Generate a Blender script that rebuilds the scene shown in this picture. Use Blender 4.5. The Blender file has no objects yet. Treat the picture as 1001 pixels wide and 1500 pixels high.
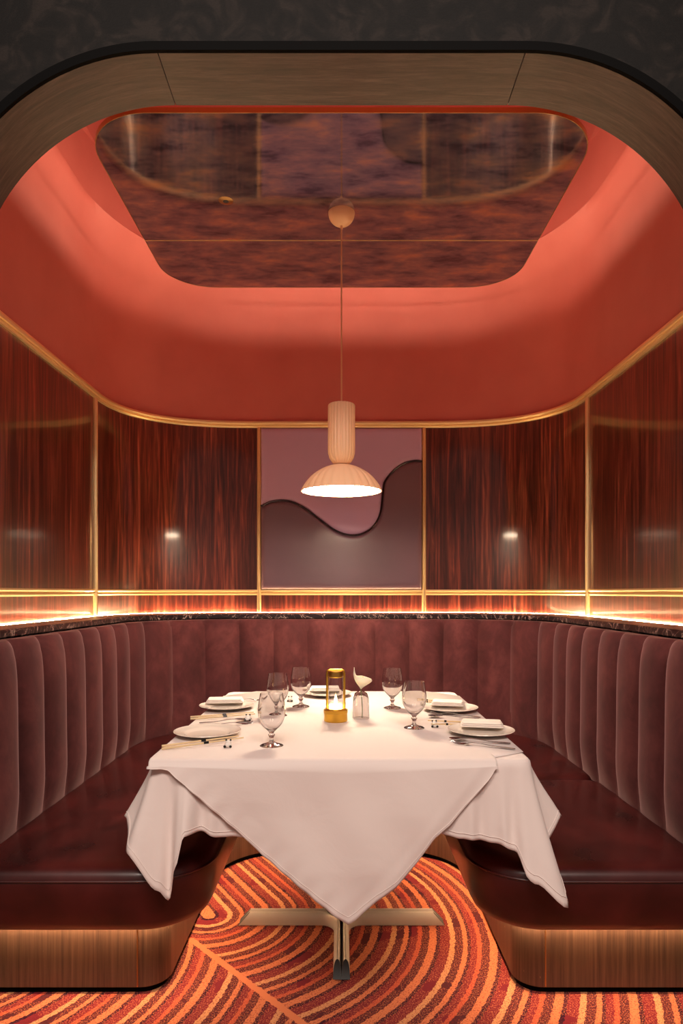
import bpy, bmesh, math, random
from mathutils import Vector, Matrix
random.seed(7)
PI = math.pi
S = bpy.context.scene
COL = S.collection

# ---------------------------------------------------------------- camera, world, lights, exposure
CAM_H = 1.235
cam_d = bpy.data.cameras.new('camera'); cam = bpy.data.objects.new('camera', cam_d); COL.objects.link(cam)
cam.location = (0, 0, CAM_H); cam.rotation_euler = (PI/2, 0, 0)
cam_d.sensor_fit = 'HORIZONTAL'; cam_d.sensor_width = 24; cam_d.lens = 24
cam_d.shift_y = 0.118; cam_d.clip_start = 0.05
S.camera = cam
S.view_settings.view_transform = 'Standard'
S.view_settings.look = 'None'
S.view_settings.gamma = 1
S.view_settings.use_curve_mapping = False
S.view_settings.exposure = 0.0
S.cycles.use_denoising = True
S.cycles.sample_clamp_indirect = 6
S.cycles.blur_glossy = 0.5
S.cycles.max_bounces = 10

LED_WALL = 210.0
LED_COVE = 26.0
LED_SEAT = 130.0
PEND = 85.0
HALL_FILL = 98.0
w = bpy.data.worlds.new('world'); S.world = w; w.use_nodes = True
w.node_tree.nodes['Background'].inputs[0].default_value = (1.0, 0.78, 0.66, 1)
w.node_tree.nodes['Background'].inputs[1].default_value = 0.17

def lamp(name, kind, loc, energy, color, size=0.5, rot=(0, 0, 0), **kw):
    d = bpy.data.lights.new(name, kind); d.energy = energy; d.color = color
    if kind == 'AREA': d.size = size
    else: d.shadow_soft_size = size
    for k, v in kw.items(): setattr(d, k, v)
    o = bpy.data.objects.new(name, d); COL.objects.link(o); o.location = loc; o.rotation_euler = rot
    return o
# unseen fill lamps added behind the camera to brighten the booth's front
lamp('hall_fill', 'AREA', (-0.9, -1.3, 4.3), HALL_FILL, (1.0, 0.82, 0.72), 1.0, (0.85, 0, 0))
lamp('hall_fill', 'AREA', (0.9, -1.3, 4.3), HALL_FILL, (1.0, 0.82, 0.72), 1.0, (0.85, 0, 0))

# ---------------------------------------------------------------- helpers
def srgb(r, g, b):
    f = lambda c: (c/255/12.92) if c/255 <= 0.04045 else ((c/255+0.055)/1.055)**2.4
    return (f(r), f(g), f(b), 1)

def mat(name, color, rough=0.5, metal=0.0, **kw):
    m = bpy.data.materials.new(name); m.use_nodes = True
    b = m.node_tree.nodes['Principled BSDF']
    b.inputs['Base Color'].default_value = color
    b.inputs['Roughness'].default_value = rough
    b.inputs['Metallic'].default_value = metal
    for k, v in kw.items():
        b.inputs[k.replace('_', ' ')].default_value = v
    return m

class NT:
    def __init__(s, m): s.t = m.node_tree; s.b = s.t.nodes['Principled BSDF']
    def n(s, typ, **kw):
        x = s.t.nodes.new(typ)
        for k, v in kw.items():
            if k.startswith('_'): setattr(x, k[1:], v)
            else: x.inputs[k].default_value = v
        return x
    def l(s, a, b): s.t.links.new(a, b)
    def coord(s, kind='Object', scale=(1, 1, 1), rot=(0, 0, 0), loc=(0, 0, 0)):
        c = s.n('ShaderNodeTexCoord'); m = s.n('ShaderNodeMapping')
        m.inputs['Scale'].default_value = scale; m.inputs['Rotation'].default_value = rot; m.inputs['Location'].default_value = loc
        s.l(c.outputs[kind], m.inputs['Vector']); return m.outputs['Vector']
    def noise(s, vec, scale, detail=4, rough=0.5, dist=0.0):
        x = s.n('ShaderNodeTexNoise', Scale=scale, Detail=detail, Roughness=rough, Distortion=dist); s.l(vec, x.inputs['Vector']); return x.outputs['Fac']
    def ramp(s, fac, stops, interp='LINEAR'):
        r = s.n('ShaderNodeValToRGB'); e = r.color_ramp; e.interpolation = interp
        while len(e.elements) > 1: e.elements.remove(e.elements[0])
        e.elements[0].position = stops[0][0]; e.elements[0].color = stops[0][1]
        for p, c in stops[1:]:
            q = e.elements.new(p); q.color = c
        s.l(fac, r.inputs['Fac']); return r.outputs['Color']
    def bump(s, h, strength=0.2, dist=0.01):
        b = s.n('ShaderNodeBump', Strength=strength, Distance=dist); s.l(h, b.inputs['Height']); s.l(b.outputs['Normal'], s.b.inputs['Normal'])
    def mix(s, fac, a, b, mode='MIX'):
        m = s.n('ShaderNodeMix'); m.data_type = 'RGBA'; m.blend_type = mode
        for sock, val in ((m.inputs[0], fac), (m.inputs[6], a), (m.inputs[7], b)):
            if hasattr(val, 'is_output'): s.l(val, sock)
            else: sock.default_value = val
        return m.outputs[2]
    def m(s, op, a, b=None, c=None):
        x = s.n('ShaderNodeMath'); x.operation = op
        for i, v in enumerate((a, b, c)):
            if v is None: continue
            if hasattr(v, 'is_output'): s.l(v, x.inputs[i])
            else: x.inputs[i].default_value = v
        return x.outputs[0]

def g(v): return (v, v, v, 1)

# ---------------------------------------------------------------- materials
def m_wood():
    m = mat('rosewood', srgb(90, 35, 22), 0.28); n = NT(m)
    v = n.coord('UV', (13, 0.55, 1)); f = n.noise(v, 1.6, 10, 0.62, 1.6)
    v2 = n.coord('UV', (60, 1.6, 1)); f2 = n.noise(v2, 2.0, 4, 0.6, 0.3)
    v3 = n.coord('UV', (2.2, 0.5, 1)); f3 = n.noise(v3, 1.8, 3, 0.5, 0.5)
    # cathedral figure
    v4 = n.coord('UV', (1.0, 0.22, 1))
    w = n.n('ShaderNodeTexWave', Scale=9.0, Distortion=7.0, Detail=2.0); w.inputs['Detail Scale'].default_value = 1.4
    n.l(v4, w.inputs['Vector'])
    c = n.ramp(f, [(0.30, srgb(36, 10, 8)), (0.45, srgb(84, 34, 26)), (0.58, srgb(126, 58, 42)), (0.72, srgb(168, 96, 72))])
    c = n.mix(n.m('MULTIPLY', w.outputs['Fac'], 0.45), c, srgb(50, 14, 12), 'MIX')
    d = n.ramp(f2, [(0.35, g(0.55)), (0.6, g(1.15))])
    c = n.mix(0.7, c, d, 'MULTIPLY')
    e = n.ramp(f3, [(0.3, g(0.55)), (0.65, (1.25, 1.15, 1.1, 1))])
    c = n.mix(0.8, c, e, 'MULTIPLY')
    n.l(c, n.b.inputs['Base Color'])
    n.b.inputs['Coat Weight'].default_value = 0.8; n.b.inputs['Coat Roughness'].default_value = 0.09
    return m
M = {}
M['wood'] = m_wood()
M['brass'] = mat('brass', (1.0, 0.72, 0.36, 1), 0.36, 0.75)
M['brass_dull'] = mat('antique_brass', (0.42, 0.26, 0.11, 1), 0.35, 1.0)
def m_red():
    m = mat('red_paint', srgb(196, 78, 62), 0.55); n = NT(m)
    f = n.noise(n.coord('Object'), 3.0, 4); c = n.ramp(f, [(0.3, srgb(196, 101, 92)), (0.7, srgb(206, 111, 102))]); n.l(c, n.b.inputs['Base Color'])
    n.bump(n.noise(n.coord('Object'), 120, 2), 0.03, 0.002)
    return m
M['red'] = m_red()
def m_mirror():
    m = mat('antique_mirror', g(0.3), 0.12, 0.8); n = NT(m)
    v = n.coord('Object', (0.75, 1.6, 1)); f = n.noise(v, 5.5, 12, 0.66, 0.15)
    c = n.ramp(f, [(0.36, srgb(104, 96, 120)), (0.46, srgb(150, 142, 164)), (0.56, srgb(184, 166, 174)), (0.66, srgb(225, 188, 164)), (0.8, srgb(240, 200, 160))])
    n.l(c, n.b.inputs['Base Color'])
    n.l(n.ramp(f, [(0.35, g(0.035)), (0.7, g(0.10))]), n.b.inputs['Roughness'])
    return m
M['mirror'] = m_mirror()
def m_soffit():
    m = mat('bronzed_timber', srgb(96, 72, 60), 0.42, 0.0); n = NT(m)
    v = n.coord('Object', (1.2, 14, 1.2)); f = n.noise(v, 3.0, 8, 0.65, 1.0)
    c = n.ramp(f, [(0.3, srgb(54, 42, 38)), (0.5, srgb(76, 60, 54)), (0.7, srgb(98, 78, 70))])
    c = n.mix(0.8, c, n.ramp(n.noise(n.coord('Object', (2, 26, 2)), 9.0, 6, 0.8), [(0.35, g(0.55)), (0.55, g(1.0)), (0.75, g(1.5))]), 'MULTIPLY'); n.l(c, n.b.inputs['Base Color'])
    n.bump(f, 0.15, 0.004)
    return m
M['soffit'] = m_soffit()
def m_blackwall():
    m = mat('black_wallpaper', g(0.02), 0.6); n = NT(m)
    v = n.coord('Object', (1, 1, 1))
    f = n.noise(v, 9.0, 3, 0.5, 1.8); f2 = n.noise(n.coord('Object', (1, 1, 3)), 60, 5, 0.7, 2.5)
    c = n.ramp(f, [(0.42, srgb(11, 10, 9)), (0.52, srgb(20, 17, 15)), (0.62, srgb(32, 27, 24))])
    c = n.mix(0.5, c, n.ramp(f2, [(0.35, g(0.35)), (0.6, g(1.2))]), 'MULTIPLY')
    n.l(c, n.b.inputs['Base Color']); n.bump(f2, 0.2, 0.003); n.b.inputs['Specular IOR Level'].default_value = 0.12
    return m
M['blackwall'] = m_blackwall()
M['black'] = mat('black_edge', g(0.0015), 0.6, 0.0, Specular_IOR_Level=0.04)
def m_velvet():
    m = mat('maroon_velvet', srgb(100, 44, 44), 0.85); n = NT(m)
    f = n.noise(n.coord('Object', (1, 1, 0.7)), 7, 5, 0.65, 0.3)
    c = n.ramp(f, [(0.3, srgb(68, 34, 35)), (0.5, srgb(84, 42, 43)), (0.7, srgb(104, 55, 54))]); n.l(c, n.b.inputs['Base Color'])
    n.b.inputs['Sheen Weight'].default_value = 0.55; n.b.inputs['Sheen Roughness'].default_value = 0.35
    n.b.inputs['Sheen Tint'].default_value = (1.0, 0.62, 0.58, 1); n.b.inputs['Specular IOR Level'].default_value = 0.15
    return m
M['velvet'] = m_velvet()
def m_leather(name, a, b, rough=0.3, coat=0.25, sc=6):
    m = mat(name, a, rough); n = NT(m)
    f = n.noise(n.coord('Object', (1, 0.6, 1)), sc, 4, 0.5, 0.2)
    n.l(n.ramp(f, [(0.2, a), (0.8, b)]), n.b.inputs['Base Color'])
    n.bump(n.noise(n.coord('Object'), 260, 2), 0.06, 0.001)
    n.l(n.ramp(f, [(0.3, g(rough)), (0.7, g(rough+0.14))]), n.b.inputs['Roughness'])
    n.b.inputs['Coat Weight'].default_value = coat; n.b.inputs['Coat Roughness'].default_value = 0.18
    return m
M['leather'] = m_leather('burgundy_leather', srgb(16, 6, 7), srgb(88, 28, 26), 0.26, 0.35)
M['leather_mauve'] = m_leather('mauve_leather', srgb(182, 146, 180), srgb(190, 152, 186), 0.38, 0.2, 2)
M['leather_plum'] = m_leather('plum_leather', srgb(94, 66, 78), srgb(112, 80, 92), 0.36, 0.25, 2)
M['piping'] = mat('dark_piping', srgb(40, 18, 22), 0.25)
def m_bronze():
    m = mat('brushed_bronze', srgb(120, 84, 58), 0.42, 0.45); n = NT(m)
    f = n.noise(n.coord('Object', (30, 30, 0.8)), 3, 6, 0.6); f2 = n.noise(n.coord('Object', (40, 40, 12)), 4, 4, 0.7)
    c = n.ramp(f, [(0.3, srgb(66, 48, 38)), (0.55, srgb(92, 70, 56)), (0.75, srgb(112, 88, 70))])
    c = n.mix(n.ramp(f2, [(0.70, g(0)), (0.74, g(1))]), c, srgb(190, 150, 110)); n.l(c, n.b.inputs['Base Color'])
    return m
M['bronze'] = m_bronze()
def m_marble():
    m = mat('dark_marble', g(0.03), 0.3); n = NT(m)
    v = n.coord('Object'); f = n.noise(v, 4, 4, 0.5, 2.5)
    vv = n.m('ABSOLUTE', n.m('SUBTRACT', f, 0.5))
    f2 = n.noise(v, 9, 3, 0.5, 2.0); v2 = n.m('ABSOLUTE', n.m('SUBTRACT', f2, 0.5))
    c = n.ramp(n.m('MINIMUM', vv, v2), [(0.0, srgb(225, 200, 185)), (0.004, srgb(150, 120, 112)), (0.011, srgb(34, 22, 26)), (0.2, srgb(22, 14, 18))])
    n.l(c, n.b.inputs['Base Color']); return m
M['marble'] = m_marble()
def emis(name, col, st):
    m = mat(name, g(0.8), 0.4); b = m.node_tree.nodes['Principled BSDF']
    b.inputs['Emission Color'].default_value = col; b.inputs['Emission Strength'].default_value = st; return m
M['led_wall'] = emis('warm_led', (1.0, 0.66, 0.34, 1), LED_WALL)
M['led_cove'] = emis('cove_led', (1.0, 0.72, 0.48, 1), LED_COVE)
M['led_seat'] = emis('seat_led', (1.0, 0.62, 0.34, 1), LED_SEAT)
M['diffuser'] = emis('lamp_diffuser', (1.0, 0.80, 0.58, 1), PEND)
M['lamp_glow'] = emis('lantern_glow', (1.0, 0.72, 0.32, 1), 9.0)
M['lamp_body'] = mat('cream_ceramic', srgb(243, 200, 158), 0.45)
M['cord'] = mat('cream_cord', srgb(225, 175, 140), 0.6)
def m_cloth():
    m = mat('white_linen', srgb(238, 226, 220), 0.85); n = NT(m)
    n.bump(n.noise(n.coord('Object', (1, 1, 1)), 7, 4, 0.55, 0.6), 0.22, 0.012)
    n.b.inputs['Sheen Weight'].default_value = 0.1
    return m
M['cloth'] = m_cloth()
M['napkin'] = mat('white_napkin', srgb(242, 232, 222), 0.8)
M['china'] = mat('white_china', srgb(240, 230, 218), 0.12, 0.0, Coat_Weight=0.5)
M['steel'] = mat('polished_steel', g(0.62), 0.14, 1.0)
M['nickel'] = mat('brushed_nickel', srgb(190, 180, 170), 0.42, 0.35)
M['glass'] = mat('clear_glass', g(1.0), 0.0, 0.0, Transmission_Weight=1.0, IOR=1.45)
M['gold'] = mat('gold_metal', (0.72, 0.42, 0.06, 1), 0.3, 1.0)
M['bamboo'] = mat('pale_bamboo', srgb(222, 196, 150), 0.45)
M['dark_metal_hollow'] = mat('dark_hollow', g(0.03), 0.5)
M['white_glaze'] = mat('white_glaze', srgb(238, 232, 224), 0.15)
M['black_glaze'] = mat('black_glaze', g(0.01), 0.15)
M['petal'] = mat('cream_petal', srgb(246, 240, 214), 0.5, 0.0, Subsurface_Weight=0.2)
M['stem'] = mat('green_stem', srgb(90, 110, 50), 0.5)
M['spadix'] = mat('yellow_spadix', srgb(230, 190, 60), 0.6)
def m_carpet():
    m = mat('patterned_carpet', srgb(130, 40, 36), 0.95); n = NT(m)
    tc = n.n('ShaderNodeTexCoord')
    nz = n.n('ShaderNodeTexNoise', Scale=70.0, Detail=2.0); n.l(tc.outputs['Object'], nz.inputs['Vector'])
    dv = n.n('ShaderNodeVectorMath'); dv.operation = 'MULTIPLY_ADD'
    n.l(nz.outputs['Color'], dv.inputs[0]); dv.inputs[1].default_value = (0.014, 0.014, 0); n.l(tc.outputs['Object'], dv.inputs[2])
    sx = n.n('ShaderNodeSeparateXYZ'); n.l(dv.outputs[0], sx.inputs[0]); X, Y = sx.outputs[0], sx.outputs[1]
    # first family: nested fingers pointing towards the aisle
    dx = n.m('ADD', X, 0.50); dy = n.m('SUBTRACT', Y, 2.62)
    V = n.m('ADD', n.m('MULTIPLY', dx, 0.86), n.m('MULTIPLY', dy, 0.51))
    U = n.m('ADD', n.m('MULTIPLY', dx, -0.51), n.m('MULTIPLY', dy, 0.86))
    Un = n.m('MULTIPLY', n.m('MINIMUM', U, 0.0), 0.95)
    d1 = n.m('SQRT', n.m('ADD', n.m('MULTIPLY', V, V), n.m('MULTIPLY', Un, Un)))
    # second family: rings round a point near the left seat
    ex = n.m('ADD', X, 1.25); ey = n.m('SUBTRACT', Y, 2.28)
    d2 = n.m('SQRT', n.m('ADD', n.m('MULTIPLY', ex, ex), n.m('MULTIPLY', ey, ey)))
    # the ridge between them: a line from (-0.51,2.42) to (-0.10,1.96)
    r = n.m('ADD', n.m('MULTIPLY', n.m('ADD', X, 0.51), 0.746), n.m('MULTIPLY', n.m('SUBTRACT', Y, 2.42), 0.666))
    side = n.m('GREATER_THAN', r, 0.0)
    left_small = n.m('LESS_THAN', Y, 2.45)
    ismain = n.m('MAXIMUM', side, n.m('SUBTRACT', 1.0, left_small))
    d = n.m('ADD', n.m('MULTIPLY', d1, ismain), n.m('MULTIPLY', d2, n.m('SUBTRACT', 1.0, ismain)))
    ridge = n.m('MULTIPLY', n.m('LESS_THAN', n.m('ABSOLUTE', r), 0.012), left_small)
    t = n.m('FRACT', n.m('MULTIPLY', d, 1/0.205))
    OR, DK, RD, BR, YL = srgb(200, 116, 78), srgb(54, 24, 38), srgb(116, 36, 44), srgb(80, 36, 40), srgb(200, 142, 98)
    c = n.ramp(t, [(0.0, OR), (0.12, DK), (0.18, RD), (0.34, YL), (0.43, BR), (0.56, OR), (0.64, DK), (0.69, RD), (0.80, srgb(186, 84, 58)), (0.87, BR)], 'CONSTANT')
    fl = n.noise(n.coord('Object', (1, 1, 1)), 220, 2, 0.6)
    fl2 = n.noise(n.coord('Object', (1, 1, 1)), 5, 2, 0.6)
    fk = n.m('MULTIPLY', n.m('GREATER_THAN', fl, 0.55), n.m('GREATER_THAN', fl2, 0.40))
    c = n.mix(n.m('MULTIPLY', fk, 0.6), c, srgb(198, 116, 76))
    fd = n.noise(n.coord('Object', (1, 1, 1), loc=(5, 3, 0)), 180, 2, 0.6)
    c = n.mix(n.m('MULTIPLY', n.m('GREATER_THAN', fd, 0.57), 0.6), c, srgb(110, 30, 40))
    c = n.mix(ridge, c, OR)
    n.l(c, n.b.inputs['Base Color']); n.bump(fl, 0.5, 0.004)
    n.b.inputs['Specular IOR Level'].default_value = 0.1
    return m
M['carpet'] = m_carpet()

# ---------------------------------------------------------------- mesh tools
class MB:
    def __init__(s): s.v = []; s.f = []; s.uv = None
    def add(s, vs, fs):
        o = len(s.v); s.v += [tuple(p) for p in vs]; s.f += [tuple(i+o for i in f) for f in fs]; return s
    def box(s, x0, x1, y0, y1, z0, z1):
        return s.add([(x, y, z) for z in (z0, z1) for y in (y0, y1) for x in (x0, x1)],
                     [(0, 2, 3, 1), (4, 5, 7, 6), (0, 1, 5, 4), (2, 6, 7, 3), (0, 4, 6, 2), (1, 3, 7, 5)])
    def grid(s, rows, close_u=False, close_v=False, flip=False):
        nr, nc = len(rows), len(rows[0]); vs = [p for r in rows for p in r]; fs = []
        for i in range(nr if close_v else nr-1):
            for j in range(nc if close_u else nc-1):
                a, b = i*nc+j, i*nc+(j+1) % nc; c, d = ((i+1) % nr)*nc+(j+1) % nc, ((i+1) % nr)*nc+j
                fs.append((a, d, c, b) if flip else (a, b, c, d))
        return s.add(vs, fs)
    def lathe(s, prof, seg=32, c=(0, 0, 0), rfun=None):
        rows = []
        for (r, z) in prof:
            rows.append([(c[0]+(r*(rfun(k*2*PI/seg, r, z) if rfun else 1))*math.cos(k*2*PI/seg), c[1]+(r*(rfun(k*2*PI/seg, r, z) if rfun else 1))*math.sin(k*2*PI/seg), c[2]+z) for k in range(seg)])
        return s.grid(rows, close_u=True)
    def tube(s, pts, r, seg=10, caps=True, closed=False, rz=None):
        pts = [Vector(p) for p in pts]; rows = []; n = len(pts); up = None
        for i, p in enumerate(pts):
            if closed: t = (pts[(i+1) % n]-pts[i-1]).normalized()
            else: t = (pts[min(i+1, n-1)]-pts[max(i-1, 0)]).normalized()
            if up is None: up = Vector((0, 0, 1)) if abs(t.z) < 0.9 else Vector((0, 1, 0))
            a = t.cross(up).normalized(); b = a.cross(t).normalized(); up = b
            rr = r[i] if isinstance(r, (list, tuple)) else r; r2 = rr if rz is None else rr*rz
            rows.append([p+a*rr*math.cos(k*2*PI/seg)+b*r2*math.sin(k*2*PI/seg) for k in range(seg)])
        o = len(s.v); s.grid(rows, close_u=True, close_v=closed)
        if caps and not closed:
            s.f.append(tuple(o+k for k in reversed(range(seg)))); e = o+(n-1)*seg; s.f.append(tuple(e+k for k in range(seg)))
        return s
    def sphere(s, c, r, sx=1, sy=1, sz=1, seg=16, rings=10):
        return s.lathe([(r*math.sin(PI*i/rings)+1e-5, -r*math.cos(PI*i/rings)*sz/1) for i in range(rings+1)], seg, c) if sx == sy == 1 else \
            s.grid([[(c[0]+sx*r*math.sin(PI*i/rings)*math.cos(k*2*PI/seg), c[1]+sy*r*math.sin(PI*i/rings)*math.sin(k*2*PI/seg), c[2]-sz*r*math.cos(PI*i/rings)) for k in range(seg)] for i in range(rings+1)], close_u=True)
    def build(s, name, m, parent=None, smooth=True, uvf=None, loc=None, angle=40):
        me = bpy.data.meshes.new(name); me.from_pydata(s.v, [], s.f)
        me.materials.append(m)
        bm = bmesh.new(); bm.from_mesh(me); bmesh.ops.recalc_face_normals(bm, faces=bm.faces); bm.to_mesh(me); bm.free()
        if uvf:
            uv = me.uv_layers.new(name='UVMap')
            for l in me.loops: uv.data[l.index].uv = uvf(l.vertex_index, me.vertices[l.vertex_index].co)
        me.validate(); me.update()
        if smooth:
            me.polygons.foreach_set('use_smooth', [True]*len(me.polygons))
            try: me.set_sharp_from_angle(angle=math.radians(angle))
            except Exception: pass
        o = bpy.data.objects.new(name, me); COL.objects.link(o)
        if parent: o.parent = parent
        if loc: o.location = loc
        return o

def tag(o, label=None, cat=None, group=None, kind=None):
    if label: o['label'] = label
    if cat: o['category'] = cat
    if group: o['group'] = group
    if kind: o['kind'] = kind
    return o
def empty(name, loc, label, cat, group=None, rz=0):
    o = bpy.data.objects.new(name, None); COL.objects.link(o); o.location = loc; o.rotation_euler = (0, 0, rz); o.empty_display_size = 0.05
    return tag(o, label, cat, group)
def struct(o): o['kind'] = 'structure'; return o
def dup(root, loc, rz, label):
    r = root.copy(); COL.objects.link(r); r.location = loc; r.rotation_euler = (0, 0, rz); r['label'] = label
    for ch in list(root.children):
        c = ch.copy(); COL.objects.link(c); c.parent = r
        for gc in list(ch.children):
            d = gc.copy(); COL.objects.link(d); d.parent = c
    return r

def resample(pts, n):
    L = [0]
    for a, b in zip(pts, pts[1:]): L.append(L[-1]+math.hypot(b[0]-a[0], b[1]-a[1]))
    out = []; j = 0
    for i in range(n):
        t = L[-1]*i/(n-1)
        while j < len(L)-2 and L[j+1] < t: j += 1
        k = (t-L[j])/max(L[j+1]-L[j], 1e-9)
        out.append((pts[j][0]+(pts[j+1][0]-pts[j][0])*k, pts[j][1]+(pts[j+1][1]-pts[j][1])*k))
    return out
def corner(cx, cy, a, b, n, N):           # left-rear quarter from (-(cx+a),cy) to (-cx,cy+b)
    return [(-cx-a*max(math.cos(t), 0)**(2/n), cy+b*max(math.sin(t), 0)**(2/n)) for t in [i*PI/2/N for i in range(N+1)]]
def ushape(w, yr, a, b, yf, n=2.0, ns=12, nc=24, nb=12):   # open U from front left round the rear to front right
    side = resample([(-w, yf), (-w, yr-b)], ns+1)
    cor = resample(corner(w-a, yr-b, a, b, n, 200), nc+1)
    back = resample([(-(w-a), yr), (0, yr)], nb+1)
    L = side[:-1]+cor[:-1]+back
    return L+[(-x, y) for x, y in reversed(L[:-1])]
def plan_normals(p, closed=False):        # towards the booth's centre for a U run left-front -> rear -> right-front
    out = []; n = len(p)
    for i in range(n):
        a = p[(i-1) % n] if closed else p[max(i-1, 0)]; b = p[(i+1) % n] if closed else p[min(i+1, n-1)]
        dx, dy = b[0]-a[0], b[1]-a[1]; l = math.hypot(dx, dy) or 1
        out.append((dy/l, -dx/l))
    return out
def arclen(p):
    L = [0]
    for a, b in zip(p, p[1:]): L.append(L[-1]+math.hypot(b[0]-a[0], b[1]-a[1]))
    return L
def sweep(path, prof, closed_prof=True):  # prof: (inward offset, z)
    nr = plan_normals(path); mb = MB()
    rows = [[(x+nx*o, y+ny*o, z) for (o, z) in prof] for (x, y), (nx, ny) in zip(path, nr)]
    mb.grid(rows, close_u=closed_prof)
    if closed_prof:
        k = len(prof); mb.f.append(tuple(range(k))); e = (len(path)-1)*k; mb.f.append(tuple(e+i for i in reversed(range(k))))
    return mb
def slab(outline, z0, z1, prof, mbx=None):  # closed plan outline (counter-clockwise); prof: (inset, z fraction or abs z)
    nr = plan_normals(outline, True); mb = mbx or MB(); o = len(mb.v)
    # nr points right of travel; for ccw that is outward, so inset is -nr
    rows = [[(x-nx*i, y-ny*i, z) for (x, y), (nx, ny) in zip(outline, nr)] for (i, z) in prof]
    mb.grid(rows, close_u=True); n = len(outline)
    mb.f.append(tuple(o+i for i in reversed(range(n)))); e = o+(len(prof)-1)*n; mb.f.append(tuple(e+i for i in range(n)))
    return mb
def arc(cx, cy, r, a0, a1, n, ry=None):
    ry = ry or r
    return [(cx+r*math.cos(math.radians(a0+(a1-a0)*i/n)), cy+ry*math.sin(math.radians(a0+(a1-a0)*i/n))) for i in range(n+1)]

# ---------------------------------------------------------------- the room
YB, YF = 1.86, 2.05          # the arched opening's front and back planes
WALL = ushape(1.35, 4.40, 0.82, 0.68, YF, 2.5, 14, 48, 12)
NS, NC, NB = 14, 48, 12
Z_TRIM = 2.312; Z_MID = 1.235; Z_LED = 1.115
struct(MB().box(-3.2, 3.2, -2.5, 4.7, -0.05, 0.0).build('floor', M['carpet'], smooth=False))
# plain carcass behind the panelling
mb = sweep(WALL, [(-0.012, 0.0), (-0.012, 2.34), (-0.10, 2.34), (-0.10, 0.0)])
struct(mb.build('wall_back', M['black']))
s_all = arclen(WALL)
def panel(i0, i1, z0, z1, name, label):
    p = WALL[i0:i1+1]; nr = plan_normals(WALL)[i0:i1+1]; sl = s_all[i0:i1+1]
    rows = []; uvs = []
    for (x, y), (nx, ny), s in zip(p, nr, sl):
        rows.append([(x+nx*o, y+ny*o, z) for (o, z) in ((-0.010, z0), (0.002, z0), (0.002, z1), (-0.010, z1))])
        uvs += [(s, z) for z in (z0, z0, z1, z1)]
    mb = MB().grid(rows, close_u=True); k = 4
    mb.f.append(tuple(range(k))); e = (len(p)-1)*k; mb.f.append(tuple(e+i for i in reversed(range(k))))
    o = mb.build(name, M['wood'], uvf=lambda i, c: uvs[i])
    return tag(o, label, 'wall panel', None)
iA, iB = NS, NS+NC; n_tot = len(WALL); iC, iD = n_tot-1-iB, n_tot-1-iA
PZ0, PZ1 = Z_MID+0.002, Z_TRIM-0.002
panel(0, iA, PZ0, PZ1, 'rosewood_board', 'tall glossy rosewood panel on the straight left wall, cut by the photo edge')
panel(iA, iB, PZ0, PZ1, 'rosewood_board', 'tall curved glossy rosewood panel left of the leather wall panel')
panel(iC, iD, PZ0, PZ1, 'rosewood_board', 'tall curved glossy rosewood panel right of the leather wall panel')
panel(iD, n_tot-1, PZ0, PZ1, 'rosewood_board', 'tall glossy rosewood panel on the straight right wall, cut by the photo edge')
LZ0, LZ1 = 1.10, Z_MID-0.002
panel(0, iA, LZ0, LZ1, 'wood_strip', 'low rosewood strip glowing above the ledge on the straight left wall')
panel(iA, iB, LZ0, LZ1, 'wood_strip', 'low curved rosewood strip above the ledge, left of the one under the leather panel')
panel(iB, iC, LZ0, LZ1, 'wood_strip', 'low flat rosewood strip above the ledge right under the leather panel')
panel(iC, iD, LZ0, LZ1, 'wood_strip', 'low curved rosewood strip above the ledge, right of the one under the leather panel')
panel(iD, n_tot-1, LZ0, LZ1, 'wood_strip', 'low rosewood strip glowing above the ledge on the straight right wall')
# brass trims: top rail with two reeds, double mid rail, uprights
top = sweep(WALL, [(-0.01, Z_TRIM-0.018), (0.014, Z_TRIM-0.018), (0.018, Z_TRIM-0.010), (0.014, Z_TRIM-0.002), (0.022, Z_TRIM), (0.026, Z_TRIM+0.01), (0.022, Z_TRIM+0.022), (-0.01, Z_TRIM+0.022)])
struct(top.build('trim_1', M['brass'], angle=25))
mid = sweep(WALL, [(0.0, Z_MID-0.016), (0.010, Z_MID-0.016), (0.013, Z_MID-0.009), (0.010, Z_MID-0.003), (0.004, Z_MID), (0.012, Z_MID+0.003), (0.016, Z_MID+0.011), (0.012, Z_MID+0.019), (0.0, Z_MID+0.019)])
struct(mid.build('trim_2', M['brass'], angle=25))
nrm = plan_normals(WALL); tn = 3
for ii in (iA, iB, iC, iD, 3, n_tot-4):
    (x, y), (nx, ny) = WALL[ii], nrm[ii]; tx, ty = -ny, nx
    prof = [(-0.013, -0.008), (-0.013, 0.010), (-0.008, 0.020), (-0.002, 0.016), (0.002, 0.016), (0.008, 0.020), (0.013, 0.010), (0.013, -0.008)]
    rows = [[(x+tx*a+nx*b, y+ty*a+ny*b, z) for a, b in prof] for z in (1.10, Z_TRIM-0.018)]
    struct(MB().grid(rows, close_u=True).build('trim_%d' % tn, M['brass'], angle=25)); tn += 1

# curved red cove between the wall and the rim of the ceiling recess
ZR, ZW = 3.25, 2.334
RIM = ushape(1.289, 4.32, 0.90, 1.00, YF, 2.0, NS, NC, NB)
rows = []
for k in range(25):
    u = k/24; h = ZW+(ZR-ZW)*u; f = 0.35*u**2+0.65*u**7
    rows.append([(a[0]+(b[0]-a[0])*f, a[1]+(b[1]-a[1])*f, h) for a, b in zip(WALL, RIM)])
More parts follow.
